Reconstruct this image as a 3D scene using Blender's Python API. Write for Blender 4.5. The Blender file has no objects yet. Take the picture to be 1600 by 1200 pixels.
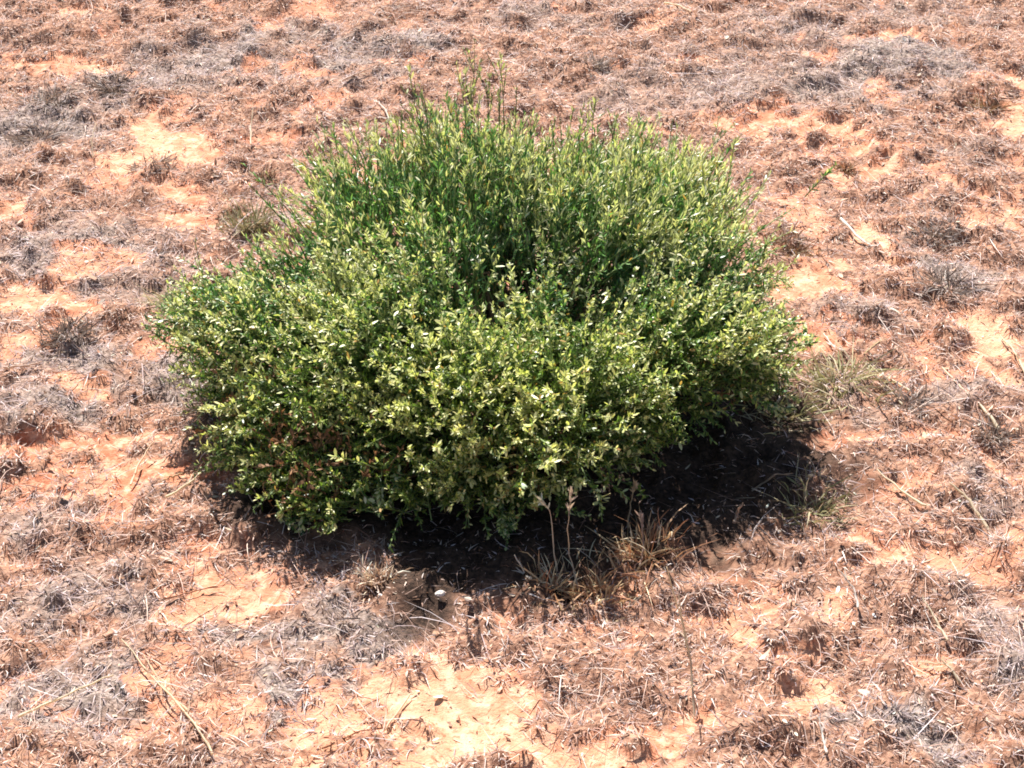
import bpy, math
import numpy as np
from mathutils import Vector

RNG = np.random.default_rng(7)
SC = bpy.context.scene
COL = SC.collection
rad = math.radians

# ------------------------------------------------------------------ camera
CAM_H, PITCH, HFOV = 1.6, 32.0, 30.0
FPX = 800 / math.tan(rad(HFOV / 2))          # focal length in pixels of the 1600 px photo
cam_d = bpy.data.cameras.new("camera"); cam = bpy.data.objects.new("camera", cam_d); COL.objects.link(cam)
cam.location = (0, 0, CAM_H); cam.rotation_euler = (rad(90 - PITCH), 0, 0)
cam_d.angle = rad(HFOV); cam_d.clip_end = 1000; cam_d.clip_start = 0.02
SC.camera = cam
CP, SP = math.cos(rad(PITCH)), math.sin(rad(PITCH))

def ray(px, py):
    u, v = (px - 800) / FPX, (600 - py) / FPX
    return np.array([u, CP + v * SP, -SP + v * CP])

def P(px, py, z=0.0):                         # point of the ground plane seen at a pixel
    r = ray(px, py); t = (z - CAM_H) / r[2]
    return np.array([r[0] * t, r[1] * t, z])

def D(px, py, y):                             # point seen at a pixel at ground distance y
    r = ray(px, py); t = y / r[1]
    return np.array([r[0] * t, y, CAM_H + r[2] * t])

# ------------------------------------------------------------------ noise
_T = np.random.default_rng(3).random((8, 256, 256))
def vnoise(x, y, s=0):
    T = _T[s % 8]; xi = np.floor(x).astype(int); yi = np.floor(y).astype(int)
    fx = x - xi; fy = y - yi
    fx = fx * fx * fx * (fx * (fx * 6 - 15) + 10); fy = fy * fy * fy * (fy * (fy * 6 - 15) + 10)
    a = T[xi & 255, yi & 255]; b = T[(xi + 1) & 255, yi & 255]
    c = T[xi & 255, (yi + 1) & 255]; d = T[(xi + 1) & 255, (yi + 1) & 255]
    return (a * (1 - fx) + b * fx) * (1 - fy) + (c * (1 - fx) + d * fx) * fy
def fbm(x, y, scale, octs=4, s=0, rough=0.5):
    out = 0; amp = 1; tot = 0; x = np.asarray(x) / scale + 31.7 * s; y = np.asarray(y) / scale + 17.3 * s
    for k in range(octs):
        out = out + amp * vnoise(x, y, s + k); tot += amp; amp *= rough
        x, y = 1.6 * x + 1.2 * y + 5.1, -1.2 * x + 1.6 * y + 9.2
    return out / tot
def sstep(a, b, v):
    t = np.clip((v - a) / (b - a), 0, 1); return t * t * (3 - 2 * t)

# ------------------------------------------------------------------ what grows where (world patches)
BARE = [  # px, py, rx, ry, strength, redness
 (255,215,62,44,1,.2),(300,250,40,20,.8,.3),(285,325,50,30,.8,.5),(400,225,70,16,.6,.6),(135,15,60,16,.9,.3),(20,322,45,22,.9,.3),
 (90,480,100,28,.8,.5),(30,460,50,25,.6,.8),(110,700,150,42,1,1.4),(230,720,110,36,.9,1.3),(365,912,80,34,1,.1),(300,945,60,28,.8,.4),
 (720,1100,115,52,1,.2),(610,1182,150,30,.9,.3),(900,1172,120,30,.9,.1),(780,1155,80,34,1,.0),(745,1050,80,32,.9,.3),(1275,1080,58,38,1,.1),(1030,1195,90,28,.8,.3),
 (1180,195,95,22,1,.3),(1295,222,60,20,.9,.2),(1350,272,58,28,1,.1),(1240,445,85,26,1,.05),(1395,402,36,16,.9,.1),(1550,565,85,46,1,.0),
 (1585,185,55,45,.9,.1),(1080,112,34,15,.9,.2),(1375,62,60,16,.8,.5),(1300,535,80,20,.8,.4),(1590,330,30,30,.5,.5),
 (1400,870,90,26,.7,.6),(60,775,90,20,.6,.9),(50,100,70,12,.7,.9),(140,95,70,12,.8,.3),(1330,690,60,24,.6,.7),(1500,700,100,18,.6,.9),
 (1160,990,90,24,.6,.7),(960,980,60,20,.5,.8),(560,1120,60,25,.7,.5),(250,1150,80,25,.5,.7),(1230,1010,70,25,.6,.5),(520,150,40,12,.5,.7),
 (1450,800,70,20,.5,.6),(1560,860,60,22,.5,.7),(640,1010,60,18,.5,.8),(290,870,60,20,.5,.8),
 (1180,345,30,20,.5,.5),(1500,300,50,14,.5,.4),(1140,910,80,20,.5,.8),
]
GREY = [
 (60,190,120,55,1),(230,120,95,35,.8),(350,80,150,45,.9),(500,85,140,40,.9),(130,400,150,55,.8),(90,590,130,55,.9),(290,600,80,36,.9),
 (50,850,90,40,.8),(150,930,120,45,.7),(100,1090,160,70,.9),(480,1070,130,45,1.1),(560,970,120,35,.9),(430,985,90,30,.9),
 (1400,110,120,40,1),(1240,60,100,40,.6),(1300,150,110,35,.8),(1100,130,120,50,.7),(1400,1130,100,50,1),(1560,1010,70,80,.8),
 (1480,430,90,36,.8),(1230,330,90,30,.6),(1530,250,90,26,.5),(1350,500,70,25,.5),(880,30,140,24,.7),(960,130,80,40,.5),(1510,620,70,30,.7),
 (1330,620,70,30,.5),(400,360,60,30,.6),(1450,30,120,20,.5),(230,460,90,30,.6),(100,780,120,18,.8),(1560,760,60,30,.6),(660,62,70,16,1.0),
]
def blobs(x, y, L, k):
    out = np.zeros_like(x); 
    nx = x + 0.16 * (fbm(x, y, .10, 4, 1, .6) - .5); ny = y + 0.30 * (fbm(x, y, .10, 4, 2, .6) - .5)
    for b in L:
        c = P(b[0], b[1]); sl = math.hypot(c[1], CAM_H)
        rx = b[2] * sl / FPX; ry = b[3] * sl / FPX / (CAM_H / sl)
        d = np.sqrt(((nx - c[0]) / rx) ** 2 + ((ny - c[1]) / ry) ** 2)
        v = b[4] * (1 - sstep(.55, 1.25, d))
        out = np.maximum(out, v if k < 0 else v * b[k])
    return out
def in_view(x, y, m=0.12):
    return (np.abs(x) < 0.268 * np.sqrt(y * y + 2.56) * 1.03 + m) & (y > 1.5) & (y < 4.9)
def bare_f(x, y, fine=True):
    f = blobs(x, y, BARE, -1)
    out = sstep(.58, .70, fbm(x, y, .55, 4, 4))
    v = in_view(x, y, 0.0)
    f = np.where(v, f, np.maximum(f, out))
    n = fbm(x, y, .035, 3, 5)
    small = sstep(.62, .76, fbm(x, y, .11, 3, 3)) * .45
    if not fine: return np.maximum(f, small)
    return np.clip(np.maximum(f + (n - .5) * .8 * (f > .05), small), 0, 1)
def red_f(x, y):
    return np.clip(blobs(x, y, BARE, 5) + .55 * sstep(.42, .60, fbm(x, y, .3, 3, 6)), 0, 1)
def grey_f(x, y):
    g = blobs(x, y, GREY, -1)
    g = np.where(in_view(x, y, 0.0), g, sstep(.5, .62, fbm(x, y, .5, 3, 0)))
    return np.clip(g * sstep(.15, .45, fbm(x, y, .10, 3, 2)) + .3 * (fbm(x, y, .05, 2, 2) - .5), 0, 1)
def height(x, y, bare=None):
    bare = bare_f(x, y, False)
    h = .05 * (fbm(x, y, .9, 3, 0) - .5)
    lump = fbm(x, y * .8, .065, 3, 7)
    h = h + (1 - .8 * bare) * .025 * sstep(.25, .85, lump) - .005
    h = h + (1 - .9 * bare) * .011 * sstep(.40, .72, fbm(x, y * .9, .030, 2, 5))
    h = h + .004 * (fbm(x, y, .018, 2, 3) - .5) + .003 * bare * (fbm(x, y * 2.2, .05, 3, 5) - .5)
    return h
def painted_shade_f(x, y):                            # shrub's shadow painted into the ground colour, grass and litter thinned there
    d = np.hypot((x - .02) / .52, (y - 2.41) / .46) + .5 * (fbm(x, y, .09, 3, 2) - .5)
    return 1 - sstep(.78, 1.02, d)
def h1(x, y): return float(height(np.array([x]), np.array([y]))[0])

# ------------------------------------------------------------------ mesh helpers
def mesh_from(name, V, F, mat, col=None, parent=None, attrs=None, smooth=False, n=4):
    V = np.ascontiguousarray(V, np.float32).reshape(-1, 3); F = np.ascontiguousarray(F, np.int32).reshape(-1, n)
    me = bpy.data.meshes.new(name); me.vertices.add(len(V)); me.vertices.foreach_set("co", V.ravel())
    me.loops.add(F.size); me.loops.foreach_set("vertex_index", F.ravel())
    me.polygons.add(len(F)); me.polygons.foreach_set("loop_start", np.arange(0, F.size, n, dtype=np.int32))
    if smooth: me.polygons.foreach_set("use_smooth", np.ones(len(F), bool))
    me.update(calc_edges=True)
    if col is not None:
        a = me.color_attributes.new("Col", 'FLOAT_COLOR', 'POINT')
        c = np.ones((len(V), 4), np.float32); c[:, :3] = np.asarray(col).reshape(-1, 3); a.data.foreach_set("color", c.ravel())
    for k, v in (attrs or {}).items():
        a = me.attributes.new(k, 'FLOAT', 'POINT'); a.data.foreach_set("value", np.ascontiguousarray(v, np.float32).ravel())
    me.materials.append(mat)
    o = bpy.data.objects.new(name, me); COL.objects.link(o)
    if parent is not None: o.parent = parent
    return o

def nrm(v): return v / np.maximum(np.linalg.norm(v, axis=-1, keepdims=True), 1e-9)

def ribbons(C, W, side):
    """C (N,S,3) centre lines, W (N,S) half widths, side (N,3) -> verts (N*S*2,3), faces"""
    N, S, _ = C.shape
    V = np.empty((N, S, 2, 3)); V[:, :, 0] = C - W[..., None] * side[:, None]; V[:, :, 1] = C + W[..., None] * side[:, None]
    b = (np.arange(N) * S * 2)[:, None] + (np.arange(S - 1) * 2)[None]
    F = np.stack([b, b + 1, b + 3, b + 2], -1)
    return V.reshape(-1, 3), F.reshape(-1, 4)

def tubes(C, R, k=5):
    N, S, _ = C.shape
    T = nrm(np.gradient(C, axis=1)); up = np.array([.31, .22, .92])
    A = nrm(np.cross(T, up)); B = np.cross(T, A)
    th = np.arange(k) * 2 * math.pi / k
    V = C[:, :, None] + R[:, :, None, None] * (np.cos(th)[None, None, :, None] * A[:, :, None] + np.sin(th)[None, None, :, None] * B[:, :, None])
    b = (np.arange(N) * S * k)[:, None, None] + (np.arange(S - 1) * k)[None, :, None]
    j = np.arange(k)[None, None]; j2 = (j + 1) % k
    F = np.stack([b + j, b + j2, b + k + j2, b + k + j], -1)
    return V.reshape(-1, 3), F.reshape(-1, 4)

def grow(base, d, L, bend, S=4):
    t = np.linspace(0, 1, S)[None, :, None]
    return base[:, None] + L[:, None, None] * (t * d[:, None] + t * t * bend[:, None])

class Acc:                                    # gathers several ribbon or tube sets into one mesh
    def __init__(s): s.V = []; s.F = []; s.C = []; s.n = 0
    def add(s, V, F, C):
        s.V.append(V); s.F.append(F + s.n); s.C.append(np.broadcast_to(C, (len(V), 3)) if np.ndim(C) == 1 else np.repeat(C, len(V) // len(C), 0)); s.n += len(V)
    def build(s, name, mat, parent=None, origin=None, smooth=False):
        V = np.concatenate(s.V)
        if origin is not None: V = V - np.asarray(origin)
        return mesh_from(name, V, np.concatenate(s.F), mat, np.concatenate(s.C), parent, smooth=smooth)

def tag(o, label=None, cat=None, group=None, kind=None):
    for k, v in (("label", label), ("category", cat), ("group", group), ("kind", kind)):
        if v: o[k] = v
def empty(name, loc):
    o = bpy.data.objects.new(name, None); o.location = loc; COL.objects.link(o); o.empty_display_size = .05; return o

# ------------------------------------------------------------------ materials
def plant_mat(name, rough=.6, trans=.3, spec=.3, tint=(1, 1, 1)):
    m = bpy.data.materials.new(name); m.use_nodes = True; nt = m.node_tree; nt.nodes.clear()
    N = nt.nodes.new; out = N("ShaderNodeOutputMaterial"); pr = N("ShaderNodeBsdfPrincipled"); tr = N("ShaderNodeBsdfTranslucent")
    mx = N("ShaderNodeMixShader"); at = N("ShaderNodeAttribute"); at.attribute_name = "Col"
    tc = N("ShaderNodeTexCoord"); no = N("ShaderNodeTexNoise"); no.inputs["Scale"].default_value = 260; no.inputs["Detail"].default_value = 2
    mr = N("ShaderNodeMapRange"); mr.inputs[3].default_value = .72; mr.inputs[4].default_value = 1.22
    mul = N("ShaderNodeVectorMath"); mul.operation = 'SCALE'
    ti = N("ShaderNodeVectorMath"); ti.operation = 'MULTIPLY'; ti.inputs[1].default_value = tint
    L = nt.links.new
    L(tc.outputs["Object"], no.inputs["Vector"]); L(no.outputs["Fac"], mr.inputs[0]); L(mr.outputs[0], mul.inputs["Scale"])
    L(at.outputs["Color"], mul.inputs[0]); L(mul.outputs[0], pr.inputs["Base Color"])
    L(mul.outputs[0], ti.inputs[0]); L(ti.outputs[0], tr.inputs["Color"])
    pr.inputs["Roughness"].default_value = rough; pr.inputs["Specular IOR Level"].default_value = spec
    mx.inputs[0].default_value = trans; L(pr.outputs[0], mx.inputs[1]); L(tr.outputs[0], mx.inputs[2]); L(mx.outputs[0], out.inputs[0])
    return m
M_LEAF = plant_mat("leaf_skin", .40, .34, .5, (1.15, 1.2, .55))
M_GRASS = plant_mat("dry_grass_blade", .65, .22, .25, (1.1, .95, .75))
M_WOOD = plant_mat("twig_bark", .8, 0.0, .2)
M_STRAW = plant_mat("straw_stem", .5, .45, .4, (1.1, 1.05, .95))
M_STONE = plant_mat("quartz_stone", .7, 0.0, .3)

def ground_mat():
    m = bpy.data.materials.new("red_sand"); m.use_nodes = True; nt = m.node_tree; N = nt.nodes.new; L = nt.links.new
    pr = nt.nodes["Principled BSDF"]; pr.inputs["Roughness"].default_value = .9; pr.inputs["Specular IOR Level"].default_value = .15
    tc = N("ShaderNodeTexCoord")
    def noise(s, d=4, r=.6):
        n = N("ShaderNodeTexNoise"); n.inputs["Scale"].default_value = s; n.inputs["Detail"].default_value = d; n.inputs["Roughness"].default_value = r
        L(tc.outputs["Object"], n.inputs["Vector"]); return n.outputs["Fac"]
    def attr(n): a = N("ShaderNodeAttribute"); a.attribute_name = n; return a.outputs["Fac"]
    def mr(v, a, b, c=0, d=1):
        n = N("ShaderNodeMapRange"); n.inputs[1].default_value = a; n.inputs[2].default_value = b; n.inputs[3].default_value = c; n.inputs[4].default_value = d; L(v, n.inputs[0]); return n.outputs[0]
    def mix(f, a, b):
        n = N("ShaderNodeMix"); n.data_type = 'RGBA'; L(f, n.inputs[0])
        for i, c in ((6, a), (7, b)):
            if isinstance(c, tuple): n.inputs[i].default_value = (*c, 1)
            else: L(c, n.inputs[i])
        return n.outputs[2]
    def math_(op, a, b):
        n = N("ShaderNodeMath"); n.operation = op; n.use_clamp = True
        for i, c in enumerate((a, b)):
            if isinstance(c, (int, float)): n.inputs[i].default_value = c
            else: L(c, n.inputs[i])
        return n.outputs[0]
    sand = mix(attr("red"), (.72, .385, .235), (.54, .20, .11))
    sand = mix(mr(noise(45), .45, .65), sand, (.82, .50, .335))
    sand = mix(mr(noise(120, 3), .56, .68, 0, .75), sand, (.40, .14, .07))
    soil = mix(mr(noise(90), .4, .62), (.22, .105, .068), (.56, .315, .21))
    greyl = mix(mr(noise(110), .4, .62), (.19, .14, .115), (.49, .385, .33))
    soil = mix(mr(noise(30), .54, .70, 0, .4), soil, (.56, .23, .115))
    soil = mix(attr("grey"), soil, greyl)
    e = mr(math_('ADD', attr("bare"), math_('MULTIPLY', math_('SUBTRACT', noise(60), .5), .9)), .3, .6)
    e0 = mr(math_('ADD', attr("bare"), math_('MULTIPLY', math_('SUBTRACT', noise(75), .5), .9)), .20, .42)
    c = mix(attr('painted_shade'), mix(e, mix(e0, soil, (.58, .245, .145)), sand), mix(mr(noise(150), .4, .65), (.035, .022, .016), (.11, .065, .045)))  # near-black tones darken soil and sand as painted shrub shadow
    L(c, pr.inputs["Base Color"])
    bp = N("ShaderNodeBump"); bp.inputs["Strength"].default_value = .9; bp.inputs["Distance"].default_value = .004
    L(noise(170, 5, .7), bp.inputs["Height"]); L(bp.outputs[0], pr.inputs["Normal"])
    return m

# ------------------------------------------------------------------ ground: one sheet, fine near the shrub, out to the horizon
def axis(a, b, step, far, k):
    core = np.arange(a, b + 1e-6, step); g = np.cumsum(step * 1.25 ** np.arange(1, k)); g = g[g < far]
    return np.concatenate([a - g[::-1], core, b + g])
xs = axis(-1.9, 1.9, .009, 120, 60); ys = axis(1.0, 5.6, .010, 120, 60)
X, Y = np.meshgrid(xs, ys, indexing='ij'); x = X.ravel(); y = Y.ravel()
b = bare_f(x, y); z = height(x, y, b)
nx, ny = len(xs), len(ys); idx = np.arange(nx * ny).reshape(nx, ny)
F = np.stack([idx[:-1, :-1], idx[1:, :-1], idx[1:, 1:], idx[:-1, 1:]], -1).reshape(-1, 4)
g = mesh_from("ground", np.stack([x, y, z], -1), F, ground_mat(), attrs=dict(bare=b, red=red_f(x, y), grey=grey_f(x, y), painted_shade=painted_shade_f(x, y)), smooth=True)
tag(g, kind="structure")

# ------------------------------------------------------------------ dry grass mat (nobody could count it)
TAN = np.array([[.78,.57,.42],[.62,.42,.30],[.86,.69,.52],[.46,.29,.20],[.72,.51,.38],[.90,.80,.66],[.30,.175,.12]])
GRY = np.array([[.54,.43,.385],[.40,.315,.28],[.68,.56,.50],[.25,.19,.165],[.58,.46,.395],[.82,.72,.65],[.42,.33,.28]])
RED = np.array([[.66,.38,.25],[.52,.27,.17],[.76,.50,.35],[.32,.15,.09],[.80,.59,.44],[.64,.38,.26],[.88,.73,.57]])
# colour for a blade by position
def grass_col(x, y):
    g = grey_f(x, y); r = red_f(x, y) * (1 - g); n = len(x); k = RNG.integers(0, 7, n)
    u = RNG.random(n)
    c = np.where((u < .15 + g * .75)[:, None], GRY[k], np.where((u < .15 + g * .75 + r * .5)[:, None], RED[k], TAN[k]))
    return c * RNG.uniform(.7, 1.25, (n, 1)) * np.array([.97, .95, 1.06])

def scatter_blades(n, box, keep, Lr, Wr, elev, name_acc, clump=.035, S=4):
    # blades grow from clump centres, matted and curled over
    nc = max(1, n // 14)
    cx = RNG.uniform(box[0], box[1], nc); cy = RNG.uniform(box[2], box[3], nc)
    k = RNG.integers(0, nc, n)
    a = RNG.uniform(0, 2 * math.pi, n); rr = np.abs(RNG.normal(0, clump, n))
    x = cx[k] + rr * np.cos(a); y = cy[k] + rr * np.sin(a)
    b = bare_f(x, y); u = RNG.random(n)
    m = keep(x, y) & (RNG.random(n) > .88 * painted_shade_f(x, y)) & (u > sstep(.2, .75, b) * .96) & (x > box[0] - .2)
    x, y, a, b = x[m], y[m], a[m], b[m]; n = len(x)
    z = height(x, y, b) - .003
    ca = (k[m] * 2.399) % (2 * math.pi)                # a clump leans one way
    da = np.where(RNG.random(n) < .5, a, ca) + RNG.normal(0, .7, n)
    el = np.clip(np.abs(RNG.normal(elev, .38, n)), .05, 1.45)
    d = np.stack([np.cos(da) * np.cos(el), np.sin(da) * np.cos(el), np.sin(el)], -1)
    L = RNG.uniform(*Lr, n) * RNG.uniform(.6, 1.25, n)
    bd = RNG.normal(0, .35, (n, 3)); bd[:, 2] = -np.sin(el) * RNG.uniform(.4, 1.0, n) + .03
    C = grow(np.stack([x, y, z], -1), d, L, bd, S)
    W = RNG.uniform(*Wr, n)[:, None] * np.array([.8, 1, .75, .12] if S == 4 else [.8, 1, .15])[None]
    side = nrm(np.cross(d, nrm(RNG.normal(0, .5, (n, 3)) + [0, 0, 1])))
    V, F = ribbons(C, W, side)
    c = grass_col(x, y)
    name_acc.add(V, F, c)

near = Acc()
vb = (-1.75, 1.75, 1.45, 4.95)
kv = lambda x, y: in_view(x, y)
scatter_blades(1500000, vb, kv, (.007, .018), (.0004, .0011), .5, near, clump=.014, S=3)
scatter_blades(85000, vb, kv, (.028, .065), (.0003, .0007), .32, near, clump=.03)
o = near.build("dry_grass", M_GRASS); tag(o, "matted dry tan and grey grass covering the red ground around the shrub", "grass", kind="stuff")
far = Acc()
kf = lambda x, y: ~in_view(x, y)
scatter_blades(420000, (-3.2, 3.2, .4, 7.5), kf, (.02, .045), (.0009, .0019), .5, far)
o = far.build("dry_grass", M_GRASS); tag(o, "matted dry grass stretching away on all sides of the near patch", "grass", kind="stuff")

# leaf litter and crumbs of soil, lying on sand and grass
lit = Acc(); n = 60000
x = RNG.uniform(-2.2, 2.2, n); y = RNG.uniform(1.2, 5.4, n); z = height(x, y) + .002
u = (RNG.random(n) < .5 + .5 * (1 - bare_f(x, y))) & (RNG.random(n) > .85 * painted_shade_f(x, y)); x, y, z = x[u], y[u], z[u]; n = len(x)
a = RNG.uniform(0, 6.28, n); d = nrm(np.stack([np.cos(a), np.sin(a), RNG.normal(.1, .35, n)], -1))
L = RNG.uniform(.002, .008, n) ** 1.0 * np.where(RNG.random(n) < .04, 2, 1)
C = grow(np.stack([x, y, z], -1), d, L, RNG.normal(0, .3, (n, 3)) + [0, 0, .1])
V, F = ribbons(C, (L * RNG.uniform(.12, .3, n))[:, None] * np.array([.4, 1, .9, .2]), nrm(np.cross(d, RNG.normal(0, .35, (n, 3)) + [0, 0, 1])))
k = RNG.integers(0, 7, n); c = np.where(RNG.random((n, 1)) < .5, RED[k], TAN[k]) * RNG.uniform(.6, 1.4, (n, 1))
lit.add(V, F, np.clip(c, 0, .85)); o = lit.build("leaf_litter", M_GRASS); tag(o, "scattered brown and pale leaf litter on sand and grass", "litter", kind="stuff")

# ------------------------------------------------------------------ the shrub
# lobes of the crown: seen centre, ground distance, radius, vigour
LOBES = [(315,505,2.52,.080),(400,560,2.45,.125),(470,480,2.55,.125),(470,680,2.32,.130),(560,600,2.38,.150),(490,750,2.24,.080),(400,690,2.33,.085),
 (640,700,2.25,.105),(780,712,2.22,.105),(740,640,2.28,.140),(880,660,2.28,.150),(960,640,2.33,.120),(900,705,2.25,.090),
 (1100,550,2.42,.120),(1175,560,2.42,.080),(1010,560,2.45,.130),(1120,440,2.58,.115),(1040,380,2.66,.150),(1070,310,2.76,.090),
 (930,400,2.64,.150),(960,300,2.78,.110),(800,320,2.74,.130),(700,330,2.70,.150),(600,330,2.70,.140),(540,400,2.62,.130),(555,285,2.78,.085),
 (650,450,2.55,.150),(700,250,2.80,.085),(755,250,2.80,.065),(840,520,2.45,.100),(620,520,2.46,.13),(1060,480,2.52,.12),(470,790,2.17,.055),(560,765,2.19,.07),(430,760,2.22,.06),(740,775,2.16,.065),(820,775,2.17,.055),(640,790,2.15,.050),(500,805,2.15,.045)]
LC = np.array([D(l[0], l[1], l[2]) for l in LOBES]); LR = np.array([l[3] for l in LOBES])
ROOT = np.array([0.0, 2.52, 0.0]); ROOT[2] = h1(0, 2.52)
def crown_samples(n, r0=.80, r1=1.06, gaps=True):
    li = RNG.choice(len(LR), n, p=LR ** 2 / (LR ** 2).sum())
    q = nrm(RNG.normal(0, 1, (n, 3))); q[:, 2] = np.where(RNG.random(n) < .55, np.abs(q[:, 2]), q[:, 2])
    p = LC[li] + q * (LR[li] * (RNG.uniform(r0, r1, n) + gaps * np.where(RNG.random(n) < .22, RNG.exponential(.16, n), 0)) * (1 + .16 * (fbm(li * 3.1 + q[:, 0] * 3, q[:, 1] * 3 + q[:, 2] * 2, 1, 2, 1) - .5) * 2))[:, None]
    d = np.linalg.norm(p[:, None] - LC[None], axis=-1) / LR[None]; d[np.arange(n), li] = 9
    m = (d.min(1) > .72 * r0 / .8) & (p[:, 2] > .035)
    if not gaps: return p[m], q[m], li[m]
    g3 = (fbm(p[:, 0] + .6 * p[:, 2], p[:, 1] - .7 * p[:, 2], .085, 2, 6) + fbm(p[:, 0] - .5 * p[:, 2], p[:, 2] + .4 * p[:, 1], .085, 2, 1)) / 2
    m &= RNG.random(n) > .42 * (1 - sstep(.06, .15, p[:, 2])) * (1 - .6 * sstep(.0, .2, p[:, 0]))
    m &= RNG.random(n) < sstep(.31, .47, g3) * .94 + .06
    for hx, hy, hd, hr in ((780,500,2.48,.060),(800,440,2.55,.04),(905,520,2.44,.045),(690,665,2.22,.04),(1010,600,2.34,.045),(740,570,2.36,.03)):
        m &= np.linalg.norm((p - D(hx, hy, hd)) * [1, .8, .8], axis=-1) > hr * RNG.uniform(.9, 1.5, n)
    return p[m], q[m], li[m]
tip, q, li = crown_samples(11200)
n_outer = len(tip)
inner = crown_samples(2600, .45, .75, False)
tip, q, li = (np.concatenate([a_, b_]) for a_, b_ in zip((tip, q, li), inner))
out = nrm(tip - (ROOT + [0, 0, .02]))
up_w = sstep(.12, .38, tip[:, 2])[:, None]
sd = nrm(.55 * q + .75 * out + (.15 + .75 * up_w) * np.array([0, 0, 1]) + RNG.normal(0, .27, q.shape))
SL = RNG.uniform(.055, .11, len(tip)) * (1 + .55 * up_w[:, 0])
base = tip - sd * SL[:, None]; base[:, 2] = np.maximum(base[:, 2], .02)
sdir = nrm(tip - base)
n = len(tip)
print("sprigs", n)
shrub = empty("leafy_shrub", ROOT)
tag(shrub, "large rounded green shrub with small pale leaves, alone in the middle of the dry grass", "shrub")
# twigs
tw = Acc(); bend = RNG.normal(0, .10, (n, 3)) + [0, 0, -.02]
CT = grow(base, sdir, SL, bend, 4)
V, F = tubes(CT, np.full((n, 1), .0011) * np.array([1.1, 1, .8, .4]), 3)
tw.add(V, F, np.array([[.24, .31, .12]]) * RNG.uniform(.6, 1.3, (n, 1)))
# limbs from the root out to about 420 of the sprig bases
sel = RNG.choice(n, 460, replace=False)
E = base[sel]; B = ROOT + np.concatenate([RNG.normal(0, .075, (460, 2)), np.zeros((460, 1))], 1)
t = np.linspace(0, 1, 7)[None, :, None]
mid = B * .5 + E * .5 + np.array([0, 0, .02]) + RNG.normal(0, .02, (460, 3)); mid[:, 2] = np.maximum(mid[:, 2], .05)
CL = (1 - t) ** 2 * B[:, None] + 2 * t * (1 - t) * mid[:, None] + t * t * E[:, None] + RNG.normal(0, .003, (460, 7, 3))
V, F = tubes(CL, RNG.choice([.0022, .003, .004, .0065], (460, 1), p=[.4, .3, .2, .1]) * np.array([1.3, 1.1, .95, .8, .65, .5, .35]), 5)
lm = Acc(); lm.add(V, F, np.array([[.34, .22, .15]]) * RNG.uniform(.6, 1.4, (460, 1)))
lm.build("branches", M_WOOD, shrub, ROOT, True); tw.build("twigs", M_WOOD, shrub, ROOT)

def leaves_on(C, S0, per, Lr, Wf, cols, acc, spread=.75):
    """leaves set along the outer part of sprig curves C (N,4,3)"""
    N = len(C); k = np.repeat(np.arange(N), per); M = len(k)
    u = RNG.uniform(S0, 1.0, M) ** .8
    seg = np.clip(u * 3, 0, 2.999); i = seg.astype(int); f = (seg - i)[:, None]
    p = C[k, i] * (1 - f) + C[k, i + 1] * f; ax = nrm(C[k, i + 1] - C[k, i])
    r = nrm(np.cross(ax, RNG.normal(0, 1, (M, 3))))
    ang = RNG.normal(spread, .28, M)[:, None]
    d = nrm(ax * np.cos(ang) + r * np.sin(ang) + np.array([0, 0, .15]))
    L = RNG.uniform(*Lr, M) * np.where(u > .85, .8, 1)
    side = nrm(np.cross(d, RNG.normal(0, .45, (M, 3)) + [0, -.1, 1]))
    Cc = grow(p, d, L, r * RNG.normal(0, .18, (M, 1)) + [0, 0, -.05])
    pb = np.asarray(cols(k, u, M)); L = L * np.where(pb[:, 0] > .5, 1.15, .95)
    Cc = grow(p, d, L, r * RNG.normal(0, .18, (M, 1)) + [0, 0, -.05])
    V, F = ribbons(Cc, (L * Wf * RNG.uniform(.8, 1.2, M))[:, None] * np.array([.18, .85, 1.0, .22]), side)
    acc.add(V, F, pb)
LF = np.array([[.10,.20,.055],[.16,.27,.075],[.045,.10,.03],[.23,.35,.11],[.11,.22,.08]])
PALE = np.array([[.80,.82,.46],[.88,.88,.62],[.66,.72,.32],[.88,.82,.52]])
# the pale youngest leaves sit on some sprigs and not on others
vig = fbm(tip[:, 0] + tip[:, 2], tip[:, 1] - tip[:, 2] * .7, .05, 3, 4)
pale_p = sstep(.42, .55, vig) * .85 + .24
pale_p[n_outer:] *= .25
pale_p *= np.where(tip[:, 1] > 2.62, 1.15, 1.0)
dk = D(1080, 610, 2.36); pale_p *= 1 - .75 * (1 - sstep(.5, 1.1, np.linalg.norm((tip - dk) / [.20, .15, .09], axis=1)))  # shaded lower right of the crown painted in by dropping pale leaves
pale_p *= .45 + .55 * sstep(.03, .13, tip[:, 2])  # shade near the ground also put into the leaf colours
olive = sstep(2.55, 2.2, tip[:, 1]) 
def cols(k, u, M):
    c = LF[RNG.integers(0, 5, M)] * RNG.uniform(.7, 1.35, (M, 1))
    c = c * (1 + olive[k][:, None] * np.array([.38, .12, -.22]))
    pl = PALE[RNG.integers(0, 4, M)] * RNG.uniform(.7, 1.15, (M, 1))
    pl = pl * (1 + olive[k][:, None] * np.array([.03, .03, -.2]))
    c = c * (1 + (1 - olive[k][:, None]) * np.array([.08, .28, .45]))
    m = RNG.random(M) < pale_p[k] * (.12 + .88 * (u > .6))
    c = np.where(m[:, None], pl, c)
    y = RNG.random(M) < .02; c[y] = [.55, .33, .12]
    return c
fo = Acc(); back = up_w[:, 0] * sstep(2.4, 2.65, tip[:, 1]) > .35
leaves_on(CT[~back], .1, 36, (.0045, .0115), .17, lambda k, u, M: cols(np.where(~back)[0][k], u, M), fo, .85)
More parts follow.
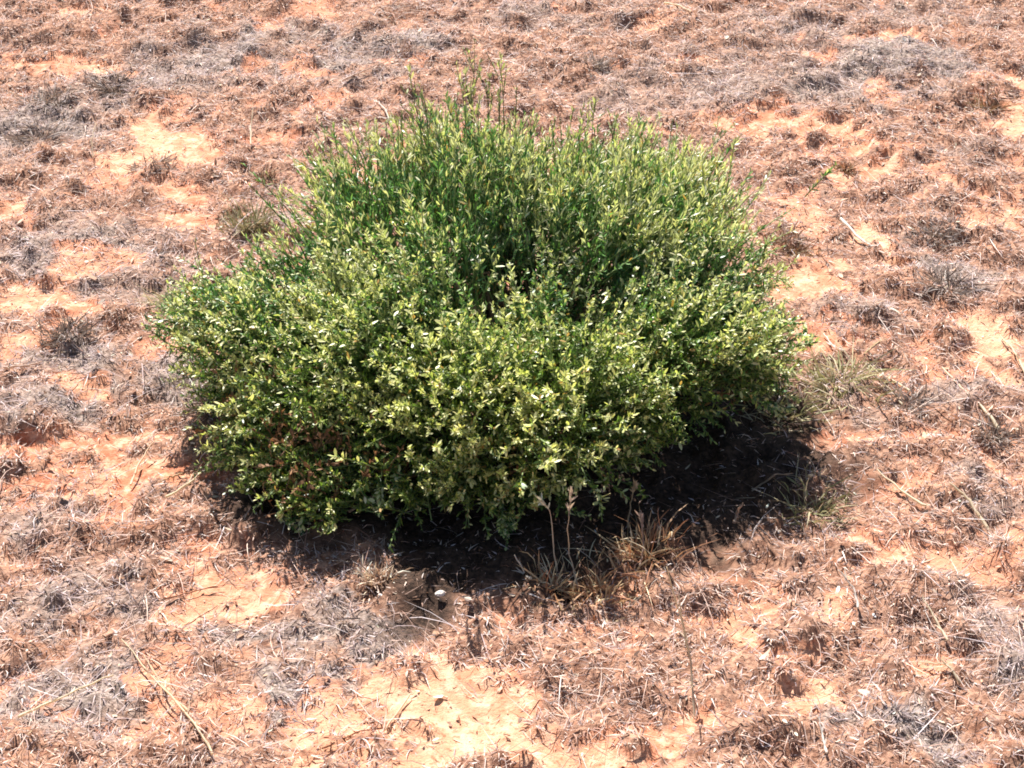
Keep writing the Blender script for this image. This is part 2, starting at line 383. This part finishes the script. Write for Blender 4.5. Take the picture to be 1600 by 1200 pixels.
leaves_on(CT[back], .05, 34, (.006, .0155), .095, lambda k, u, M: cols(np.where(back)[0][k], u, M), fo, .5)
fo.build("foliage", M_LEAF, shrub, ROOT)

# dry brown leaves still hanging low inside the crown
dn = 300; dl = RNG.choice([3, 5, 5, 6, 6, 7, 8, 12, 13, 31, 32, 33], dn)
dp = LC[dl] + nrm(RNG.normal(0, 1, (dn, 3))) * (LR[dl] * .8)[:, None]; dp[:, 2] = RNG.uniform(.03, .12, dn); dp[:, 1] += .03
dd = nrm(RNG.normal(0, .5, (dn, 3)) + [0, -.2, .7]); CD = grow(dp, dd, RNG.uniform(.03, .06, dn), RNG.normal(0, .2, (dn, 3)))
dr = Acc(); V, F = tubes(CD, np.full((dn, 4), .0007), 3); dr.add(V, F, np.array([.25, .14, .08]))
leaves_on(CD, .2, 7, (.006, .011), .25, lambda k, u, M: np.array([[.30, .16, .08]]) * RNG.uniform(.5, 1.4, (M, 1)), dr)
dr.build("dry_foliage", M_GRASS, shrub, ROOT)

# tall wand-like shoots standing out of the crown
def shoot(p0, p1, w=1.0, per=24, dull=.6):
    sh = Acc(); m = (p0 + p1) / 2 + RNG.normal(0, .006, 3)
    t = np.linspace(0, 1, 8)[:, None]; c = ((1 - t) ** 2 * p0 + 2 * t * (1 - t) * m + t * t * p1)[None]
    V, F = tubes(c, .0010 * w * np.linspace(1, .35, 8)[None], 5); sh.add(V, F, np.array([.20, .19, .09]))
    for a_, b_ in ((0, 4), (4, 8)):
        cc = c[:, a_:b_]
        leaves_on(cc, 0, per // 2, (.006, .014), .12, lambda k, u, M: np.where(RNG.random((M, 1)) < .35, PALE[RNG.integers(0, 4, M)] * .8, np.array([[.42, .43, .25]]) * RNG.uniform(.5, 1.4, (M, 1))), sh, .35)
    # side sprigs
    q0 = c[0, RNG.integers(2, 6, 3)]; dd = nrm(nrm(p1 - p0)[None] + RNG.normal(0, .35, (3, 3)))
    cs = grow(q0, dd, RNG.uniform(.03, .06, 3), np.zeros((3, 3)))
    V, F = tubes(cs, np.full((3, 4), .0007), 3); sh.add(V, F, np.array([.20, .19, .09]))
    leaves_on(cs, .2, 9, (.006, .011), .13, lambda k, u, M: np.array([[.42, .44, .25]]) * RNG.uniform(.5, 1.6, (M, 1)), sh, .45)
    sh.build("shoot", M_LEAF, shrub, ROOT)
for a_, b_, yd in [((672,230),(640,105),2.80),((668,215),(655,135),2.80),((735,250),(742,60),2.80),((748,250),(735,130),2.78),((790,250),(782,85),2.80),((760,230),(765,120),2.82),
                   ((715,230),(705,160),2.80),((725,240),(728,95),2.82),((775,250),(778,140),2.80),((690,240),(682,170),2.80),((800,260),(806,170),2.80),((740,240),(752,90),2.84),((925,260),(930,150),2.84),((885,270),(888,200),2.82),((900,260),(912,165),2.82),((945,260),(952,178),2.82),((870,270),(862,195),2.82),((1095,260),(1130,205),2.86),((520,250),(505,205),2.84),
                   ((1040,250),(1052,215),2.84),((330,470),(305,405),2.60),((560,240),(575,190),2.84)]:
    p0 = D(*a_, yd - .05); p1 = D(*b_, yd); shoot(p0, p1)
# lower sprays reaching out of the crown
for a_, b_, y0, y1 in [((400,560),(235,505),2.45,2.47),((420,620),(330,600),2.4,2.38),((1140,500),(1200,400),2.52,2.56),((1180,560),(1262,520),2.42,2.42),((900,560),(990,440),2.4,2.42),
               ((930,700),(1010,590),2.28,2.27),((900,720),(1000,680),2.25,2.22),((780,780),(790,850),2.2,2.13),((600,740),(610,790),2.2,2.15),((430,770),(475,850),2.24,2.15),
               ((1170,600),(1235,640),2.4,2.36),((420,700),(345,735),2.32,2.28)]:
    p0 = D(*a_, y0); p1 = D(*b_, y1); p1[2] = max(p1[2], .03); sp = Acc(); t = np.linspace(0, 1, 4)[:, None]
    cs = np.stack([p0 + t * (p1 - p0) + RNG.normal(0, .014, 3) * t * (1 - t) * 4 + RNG.normal(0, .010, 3) * t for _ in range(5)])
    V, F = tubes(cs, np.full((5, 4), .0011), 4); sp.add(V, F, np.array([.20, .20, .09]))
    leaves_on(cs, .25, 52, (.0055, .0105), .22, lambda k, u, M: np.where(RNG.random((M, 1)) < .45, PALE[RNG.integers(0, 4, M)], LF[RNG.integers(0, 5, M)] * 1.2), sp, .7)
    sp.build("leafy_spray", M_LEAF, shrub, ROOT)

# ------------------------------------------------------------------ grass tussocks one can point to
def tussock(px, py, w, h, n, pal, label, name="grass_tussock", up=.9, Wr=(.0006, .0014), group=None, zoff=-.004):
    c = P(px, py); c[2] = h1(c[0], c[1]); a = RNG.uniform(0, 6.283, n); rr = np.minimum(np.abs(RNG.normal(0, w * .35, n)), w * RNG.uniform(.5, .75, n))
    x = c[0] + rr * np.cos(a); y = c[1] + rr * np.sin(a); z = height(x, y) + zoff
    el = np.clip(RNG.normal(up, .35, n), .1, 1.5); da = a + RNG.normal(0, .9, n)
    d = np.stack([np.cos(da) * np.cos(el), np.sin(da) * np.cos(el), np.sin(el)], -1); L = h * RNG.uniform(.45, 1.2, n)
    bd = RNG.normal(0, .25, (n, 3)); bd[:, 2] = -np.sin(el) * RNG.uniform(.1, .8, n)
    acc = Acc(); V, F = ribbons(grow(np.stack([x, y, z], -1), d, L, bd), RNG.uniform(*Wr, n)[:, None] * np.array([.9, 1, .8, .15]), nrm(np.cross(d, RNG.normal(0, 1, (n, 3)))))
    acc.add(V, F, np.clip(pal[RNG.integers(0, len(pal), n)] * RNG.uniform(.75, 1.25, (n, 1)), 0, .9))
    o = acc.build(name, M_GRASS, None, c); o.location = c; tag(o, label, "grass tussock", group); return o
OLV = np.array([[.45,.42,.22],[.55,.48,.30],[.34,.34,.16],[.62,.52,.36]])
STR = np.array([[.68,.50,.30],[.55,.34,.20],[.45,.22,.13],[.78,.64,.44],[.36,.18,.10]])
LIL = np.array([[.76,.64,.63],[.64,.52,.51],[.82,.73,.72]])
T = [
 (930,925,.11,.045,300,STR*1.12,"tall straw-coloured grass clump standing at the front foot of the shrub",1.1),
 (865,925,.06,.050,120,STR*1.1,"small straw clump half in the shadow, left of the tall clump at the shrub's foot",1.1),
 (1010,880,.07,.065,160,STR,"low reddish straw clump right of the tall clump at the shrub's foot",1.0),
 (1300,610,.12,.060,380,OLV,"pale olive grass clump touching the right edge of the shrub",.6),
 (1220,650,.09,.045,260,OLV,"olive grass clump at the edge of the shadow under the shrub's right side",.6),
 (390,360,.08,.070,260,OLV*.7,"dull olive grass clump behind the upper left edge of the shrub",1.1),
 (270,480,.055,.055,240,OLV,"yellowish grass clump beyond the left tip of the shrub",.8),
 (330,650,.09,.045,300,GRY,"grey brown grass clump against the left side of the shrub",.6),
 (180,130,.09,.050,380,GRY*.6,"darkest grey clump near the top left of the photo",.7),
 (75,155,.07,.045,340,GRY*.62,"dark grey clump at the far left edge, near the top",.7),
 (60,215,.10,.045,340,GRY*.7,"dark grey clump below another one at the upper left edge",.7),
 (410,285,.05,.035,200,STR*.55,"small dark brown tussock just left of the shrub's upper edge",.9),
 (105,545,.07,.040,280,GRY*.55,"round dark tussock in grey grass left of the shrub",.9),
 (240,260,.07,.040,240,GRY*.7,"dark tussock below the bright sand patch at upper left",.8),
 (475,1068,.075,.018,420,LIL,"pale lilac matted tuft in the lower left foreground",.4),
 (530,975,.06,.025,300,GRY,"grey matted tuft in front of the shrub's left shadow",.5),
 (590,915,.05,.030,200,TAN,"bright tan tuft at the front edge of the shrub's shadow",.9),
 (1320,268,.04,.030,160,STR*.55,"little brown tussock on the edge of the sand patch at upper right",.9),
 (1540,180,.05,.040,220,STR*.6,"brown tussock left of the sand patch at the right edge",.8),
 (1460,380,.065,.040,300,GRY*.7,"grey tussock right of the long pale stick",.8),
 (1480,470,.07,.045,320,GRY*.7,"dark grey tussock above the sand patch at the right edge",.7),
 (1420,640,.07,.040,300,GRY*.8,"grey brown tussock below the sand patch at the right edge",.7),
 (1550,690,.05,.040,200,GRY*.6,"dark tussock at the foot of the curved straw on the right",.9),
 (1270,800,.08,.050,200,OLV*.8,"olive brown clump at the right end of the shrub's shadow",.8),
 (1390,1125,.045,.018,420,LIL*.75,"pale grey matted tuft in the lower right foreground",.5),
 (930,105,.05,.040,240,GRY*.65,"dark tussock beyond the shrub, right of its tall shoots",.8),
 (1240,400,.07,.040,260,STR*.6,"red brown tussock just above the sand patch right of the shrub",.8),
 (700,60,.055,.014,260,LIL,"pale pinkish flat tuft behind the shrub's tall shoots",.3),
]
for a_ in T: tussock(a_[0], a_[1], a_[2], a_[3], a_[4], np.asarray(a_[5]), a_[6], up=a_[7])

# ------------------------------------------------------------------ stalks, straws and sticks lying about
def stalk(pts, r, col, label, name="straw_stalk", cat="stalk", head=False, node=True):
    """pts: (px,py,z above the ground) along the stalk"""
    W = []
    for px, py, zz in pts:
        p = P(px, py, 0); p[2] = h1(p[0], p[1]) + .008
        if zz > 0:                                          # a raised point: seen at px,py, standing over the foot
            q = P(px, py, 0); s = (CAM_H - zz) / CAM_H; p = np.array([q[0] * s, q[1] * s, zz])
        W.append(p)
    W = np.array(W); S = 12; t = np.linspace(0, len(W) - 1, S); i = np.minimum(t.astype(int), len(W) - 2); f = (t - i)[:, None]
    c = W[i] * (1 - f) + W[i + 1] * f; c[1:-1] = (c[:-2] + 2 * c[1:-1] + c[2:]) / 4; c = c + RNG.normal(0, .0007, c.shape)
    R = r * np.linspace(1.15, .55, S) 
    if node: R = R * (1 + .25 * (np.arange(S) % 4 == 1))
    acc = Acc(); V, F = tubes(c[None], R[None], 6); cc = np.clip(np.array(col) * RNG.uniform(.9, 1.1), 0, .9)
    o0 = c[0]; acc.add(V, F, cc)
    parts = head
    if not head:
        # a papery sheath or two clinging to the stalk
        k = RNG.integers(2, 9, 3); d = nrm(nrm(c[-1] - c[0])[None] + RNG.normal(0, .35, (3, 3)))
        V, F = ribbons(grow(c[k], d, RNG.uniform(.01, .025, 3), RNG.normal(0, .2, (3, 3))), np.full((3, 1), .0011) * np.array([1, 1, .8, .2]), nrm(np.cross(d, RNG.normal(0, 1, (3, 3)))))
        acc.add(V, F, cc); o = acc.build(name, M_STRAW if name != "twig" else M_WOOD, None, o0, True); o.location = o0; tag(o, label, cat)
    else:
        root = empty(name, o0); tag(root, label, cat); acc.build("stem", M_STRAW, root, o0, True)
        hd = Acc(); m = 26; k = RNG.integers(9, 12, m); d = nrm(nrm(c[-1] - c[8])[None] + RNG.normal(0, .35, (m, 3)))
        pp = c[k] + RNG.normal(0, .001, (m, 3))
        V, F = ribbons(grow(pp, d, RNG.uniform(.006, .012, m), RNG.normal(0, .1, (m, 3))), np.full((m, 1), .0012) * np.array([.5, 1, .8, .2]), nrm(np.cross(d, RNG.normal(0, 1, (m, 3)))))
        hd.add(V, F, np.clip(cc * 1.15, 0, .85)); hd.build("seed_head", M_GRASS, root, o0)
CR = (.82,.70,.52); PK = (.72,.54,.44); BR = (.30,.13,.07); WT = (.84,.78,.72); TN = (.68,.48,.30); OL = (.55,.55,.28)
K = [
 ([(1085,1130,0),(1080,1040,.05),(1066,970,.10),(1040,885,.17)],.0013,CR,"tall pale straw standing alone in the foreground right of centre, leaning left",False),
 ([(1075,1020,0),(1068,985,.02),(1060,930,.06)],.0012,CR,"short pale straw just beside the tallest foreground straw",False),
 ([(335,1190,0),(300,1140,0),(250,1075,0),(192,1003,0)],.0014,(.80,.66,.46),"thickest pale straw lying aslant in the lower left corner",False),
 ([(295,1120,0),(262,1085,0),(225,1030,0)],.0013,(.78,.62,.42),"shorter straw lying close along the thickest one at lower left",False),
 ([(1312,357,0),(1345,388,0),(1380,414,0)],.0024,WT,"straight whitish stick lying right of the shrub's upper edge",False),
 ([(1558,682,0),(1545,648,.02),(1510,612,.02),(1470,590,0)],.0024,CR,"curved cream straw arching over grey grass on the right",False),
 ([(1600,605,0),(1580,570,0),(1560,540,0)],.0018,CR,"pale straw crossing the bright sand patch at the right edge",False),
 ([(1038,5,0),(1060,25,0),(1078,42,0)],.0020,CR,"thin pale stick near the top edge, right of centre",False),
 ([(30,1130,0),(80,1105,0),(180,1062,0)],.0016,CR,"long thin straw lying level in the lower left corner",False),
 ([(575,1200,0),(605,1150,0),(642,1095,0)],.0018,(.85,.66,.48),"pale straw lying on the bright sand at the bottom edge",False),
 ([(505,1188,0),(560,1165,0),(615,1150,0)],.0010,BR,"dark brown twig lying on sand at the bottom edge",False),
 ([(270,1010,0),(300,975,0),(338,948,0)],.0010,BR,"dark twig lying left below the small sand patch by the shrub",False),
 ([(258,940,0),(300,925,0),(350,915,0)],.0009,BR,"thin dark twig lying level on the small sand patch left of the shadow",False),
 ([(205,765,0),(220,720,.01),(240,690,.02)],.0016,(.80,.62,.44),"pale straw leaning on orange sand left of the shrub",False),
 ([(262,800,0),(300,765,0),(342,730,0)],.0016,CR,"straw lying against the lower left corner of the shrub",False),
 ([(288,745,0),(250,775,0)],.0014,TN,"short tan straw between two longer ones left of the shrub",False),
 ([(1340,960,0),(1335,920,.02),(1310,890,.04)],.0016,WT,"bent white straw in the reddish grass at lower right",False),
 ([(1480,1005,0),(1460,965,.01),(1440,930,.02)],.0015,CR,"pale straw slanting left in the lower right grass",False),
 ([(1445,805,0),(1410,780,0),(1368,745,0)],.0018,CR,"long pale straw lying right of the shadow",False),
 ([(1545,830,0),(1510,795,0),(1480,780,0)],.0020,CR,"pale straw lying near the right edge, level with the shadow",False),
 ([(1315,570,0),(1300,555,0),(1285,532,0)],.0018,WT,"short whitish stick just right of the shrub's right tip",False),
 ([(1420,628,0),(1370,590,0),(1320,560,0)],.0015,CR,"upper of two long thin straws lying right of the shrub",False),
 ([(1410,645,0),(1380,615,0),(1350,598,0)],.0014,CR,"lower of two thin straws lying right of the shrub",False),
 ([(1145,832,0),(1150,810,.02),(1160,785,.045)],.0020,(.62,.46,.36),"short upright stick against the black shadow on the right",False),
 ([(1260,768,0),(1285,745,.01),(1312,722,.02)],.0020,(.72,.60,.46),"straw leaning out of the right end of the shadow",False),
 ([(980,835,0),(985,790,.03),(992,758,.055)],.0012,TN,"slender stem rising from the shadow between the two halves of the shrub",True),
 ([(393,235,0),(392,200,.02),(396,160,.05)],.0014,CR,"pale upright straw standing left of the shrub's upper corner",False),
 ([(145,245,0),(143,220,.02),(150,192,.04)],.0015,CR,"upright straw standing in dark grass at the upper left",False),
 ([(535,130,0),(570,118,0),(602,104,0)],.0015,PK,"pinkish twig lying beyond the shrub, left of its tall shoots",False),
 ([(612,205,0),(600,185,0),(588,165,0)],.0016,WT,"small white stick lying behind the shrub's top left edge",False),
 ([(870,905,0),(866,860,.04),(862,800,.09),(846,782,.11)],.0009,(.80,.66,.5),"straw with a hooked tip in front of the shrub's dark centre",True),
 ([(905,930,0),(890,870,.04),(886,820,.09),(893,772,.13)],.0008,(.70,.58,.46),"straw with a pale tufted head at the middle of the front clump",True),
 ([(830,935,0),(822,900,.02),(806,868,.05)],.0014,WT,"white straw leaning left at the left side of the front clump",False),
 ([(1000,900,0),(1005,850,.03),(1002,808,.06)],.0013,(.70,.5,.4),"pinkish forked straw at the right side of the front clump",True),
 ([(1340,470,0),(1355,450,.01)],.0016,PK,"tiny pinkish stick beside grey grass right of the shrub",False),
 ([(10,603,0),(40,598,0),(68,588,0)],.0020,PK,"pink stick lying at the left edge of the photo",False),
 ([(95,610,0),(98,590,.01),(92,572,.02)],.0018,CR,"short cream stick standing in grey grass near the left edge",False),
 ([(1175,780,0),(1210,772,0),(1250,760,0)],.0012,(.45,.33,.24),"thin straw lying inside the right end of the shadow",False),
 ([(1290,1195,0),(1285,1150,.02),(1280,1120,.03)],.0015,WT,"white straw standing at the bottom edge right of centre",False),
 ([(1500,1070,0),(1480,1050,0),(1440,1030,0)],.0015,CR,"pale straw lying beside the grey tuft at lower right",False),
]
for pts, r, c_, lb, hd in K: stalk(pts, r, c_, lb, head=hd, name="twig" if c_ is BR else "straw_stalk", cat="twig" if c_ is BR else "stalk")

# ------------------------------------------------------------------ pale stones
import bmesh
def stone(px, py, r, col, label):
    c = P(px, py); c[2] = h1(c[0], c[1]) + r * .25 + .008
    bm = bmesh.new(); bmesh.ops.create_icosphere(bm, subdivisions=3, radius=1)
    s = RNG.uniform(0, 50)
    for v in bm.verts:
        k = 1 + .35 * (float(fbm(np.array([v.co.x + s]), np.array([v.co.y * 1.3 + v.co.z]), .8, 2, 1)[0]) - .5)
        v.co = Vector((v.co.x * r * 1.35 * k, v.co.y * r * k, v.co.z * r * .7 * k))
    for v in bm.verts: v.co *= 1 + RNG.uniform(-.07, .07)
    me = bpy.data.meshes.new("stone"); bm.to_mesh(me); bm.free()
    a = me.color_attributes.new("Col", 'FLOAT_COLOR', 'POINT'); a.data.foreach_set("color", np.tile([*col, 1], len(me.vertices)).astype(np.float32))
    me.materials.append(M_STONE); o = bpy.data.objects.new("stone", me); COL.objects.link(o); o.location = c; o.rotation_euler = (0, 0, s)
    tag(o, label, "stone")
for s_ in [(688,944,.0052,(.78,.68,.60),"whitest stone, at the front tip of the shrub's shadow"),
           (732,956,.004,(.66,.52,.42),"small pale stone just right of the white one in front of the shadow")]:
    stone(*s_)

# ------------------------------------------------------------------ daylight
SUN_EL, SH_AZ = 47.0, rad(-75)                 # shadows run towards the camera and to the right
sx, sy = math.cos(SH_AZ), math.sin(SH_AZ)      # direction shadows fall on the ground
ld = bpy.data.lights.new("sun", 'SUN'); ld.energy = 5.0; ld.angle = rad(.53); ld.color = (1, .96, .90)
lo = bpy.data.objects.new("sun", ld); COL.objects.link(lo)
lo.rotation_euler = Vector((sx * math.cos(rad(SUN_EL)), sy * math.cos(rad(SUN_EL)), -math.sin(rad(SUN_EL)))).to_track_quat('-Z', 'Y').to_euler()
w = bpy.data.worlds.new("World"); SC.world = w; w.use_nodes = True; nt = w.node_tree
sk = nt.nodes.new("ShaderNodeTexSky"); sk.sky_type = 'NISHITA'; sk.sun_disc = False; sk.sun_elevation = rad(SUN_EL)
sk.sun_rotation = math.atan2(-sx, -sy)
nt.links.new(sk.outputs[0], nt.nodes["Background"].inputs[0]); nt.nodes["Background"].inputs[1].default_value = .05
SC.view_settings.view_transform = 'Standard'; SC.view_settings.look = 'None'; SC.view_settings.gamma = 1; SC.view_settings.exposure = 1.12
SC.cycles.filter_width = 1.8
SC.render.engine = 'CYCLES'
SC.cycles.max_bounces = 6; SC.cycles.diffuse_bounces = 1; SC.cycles.transmission_bounces = 3
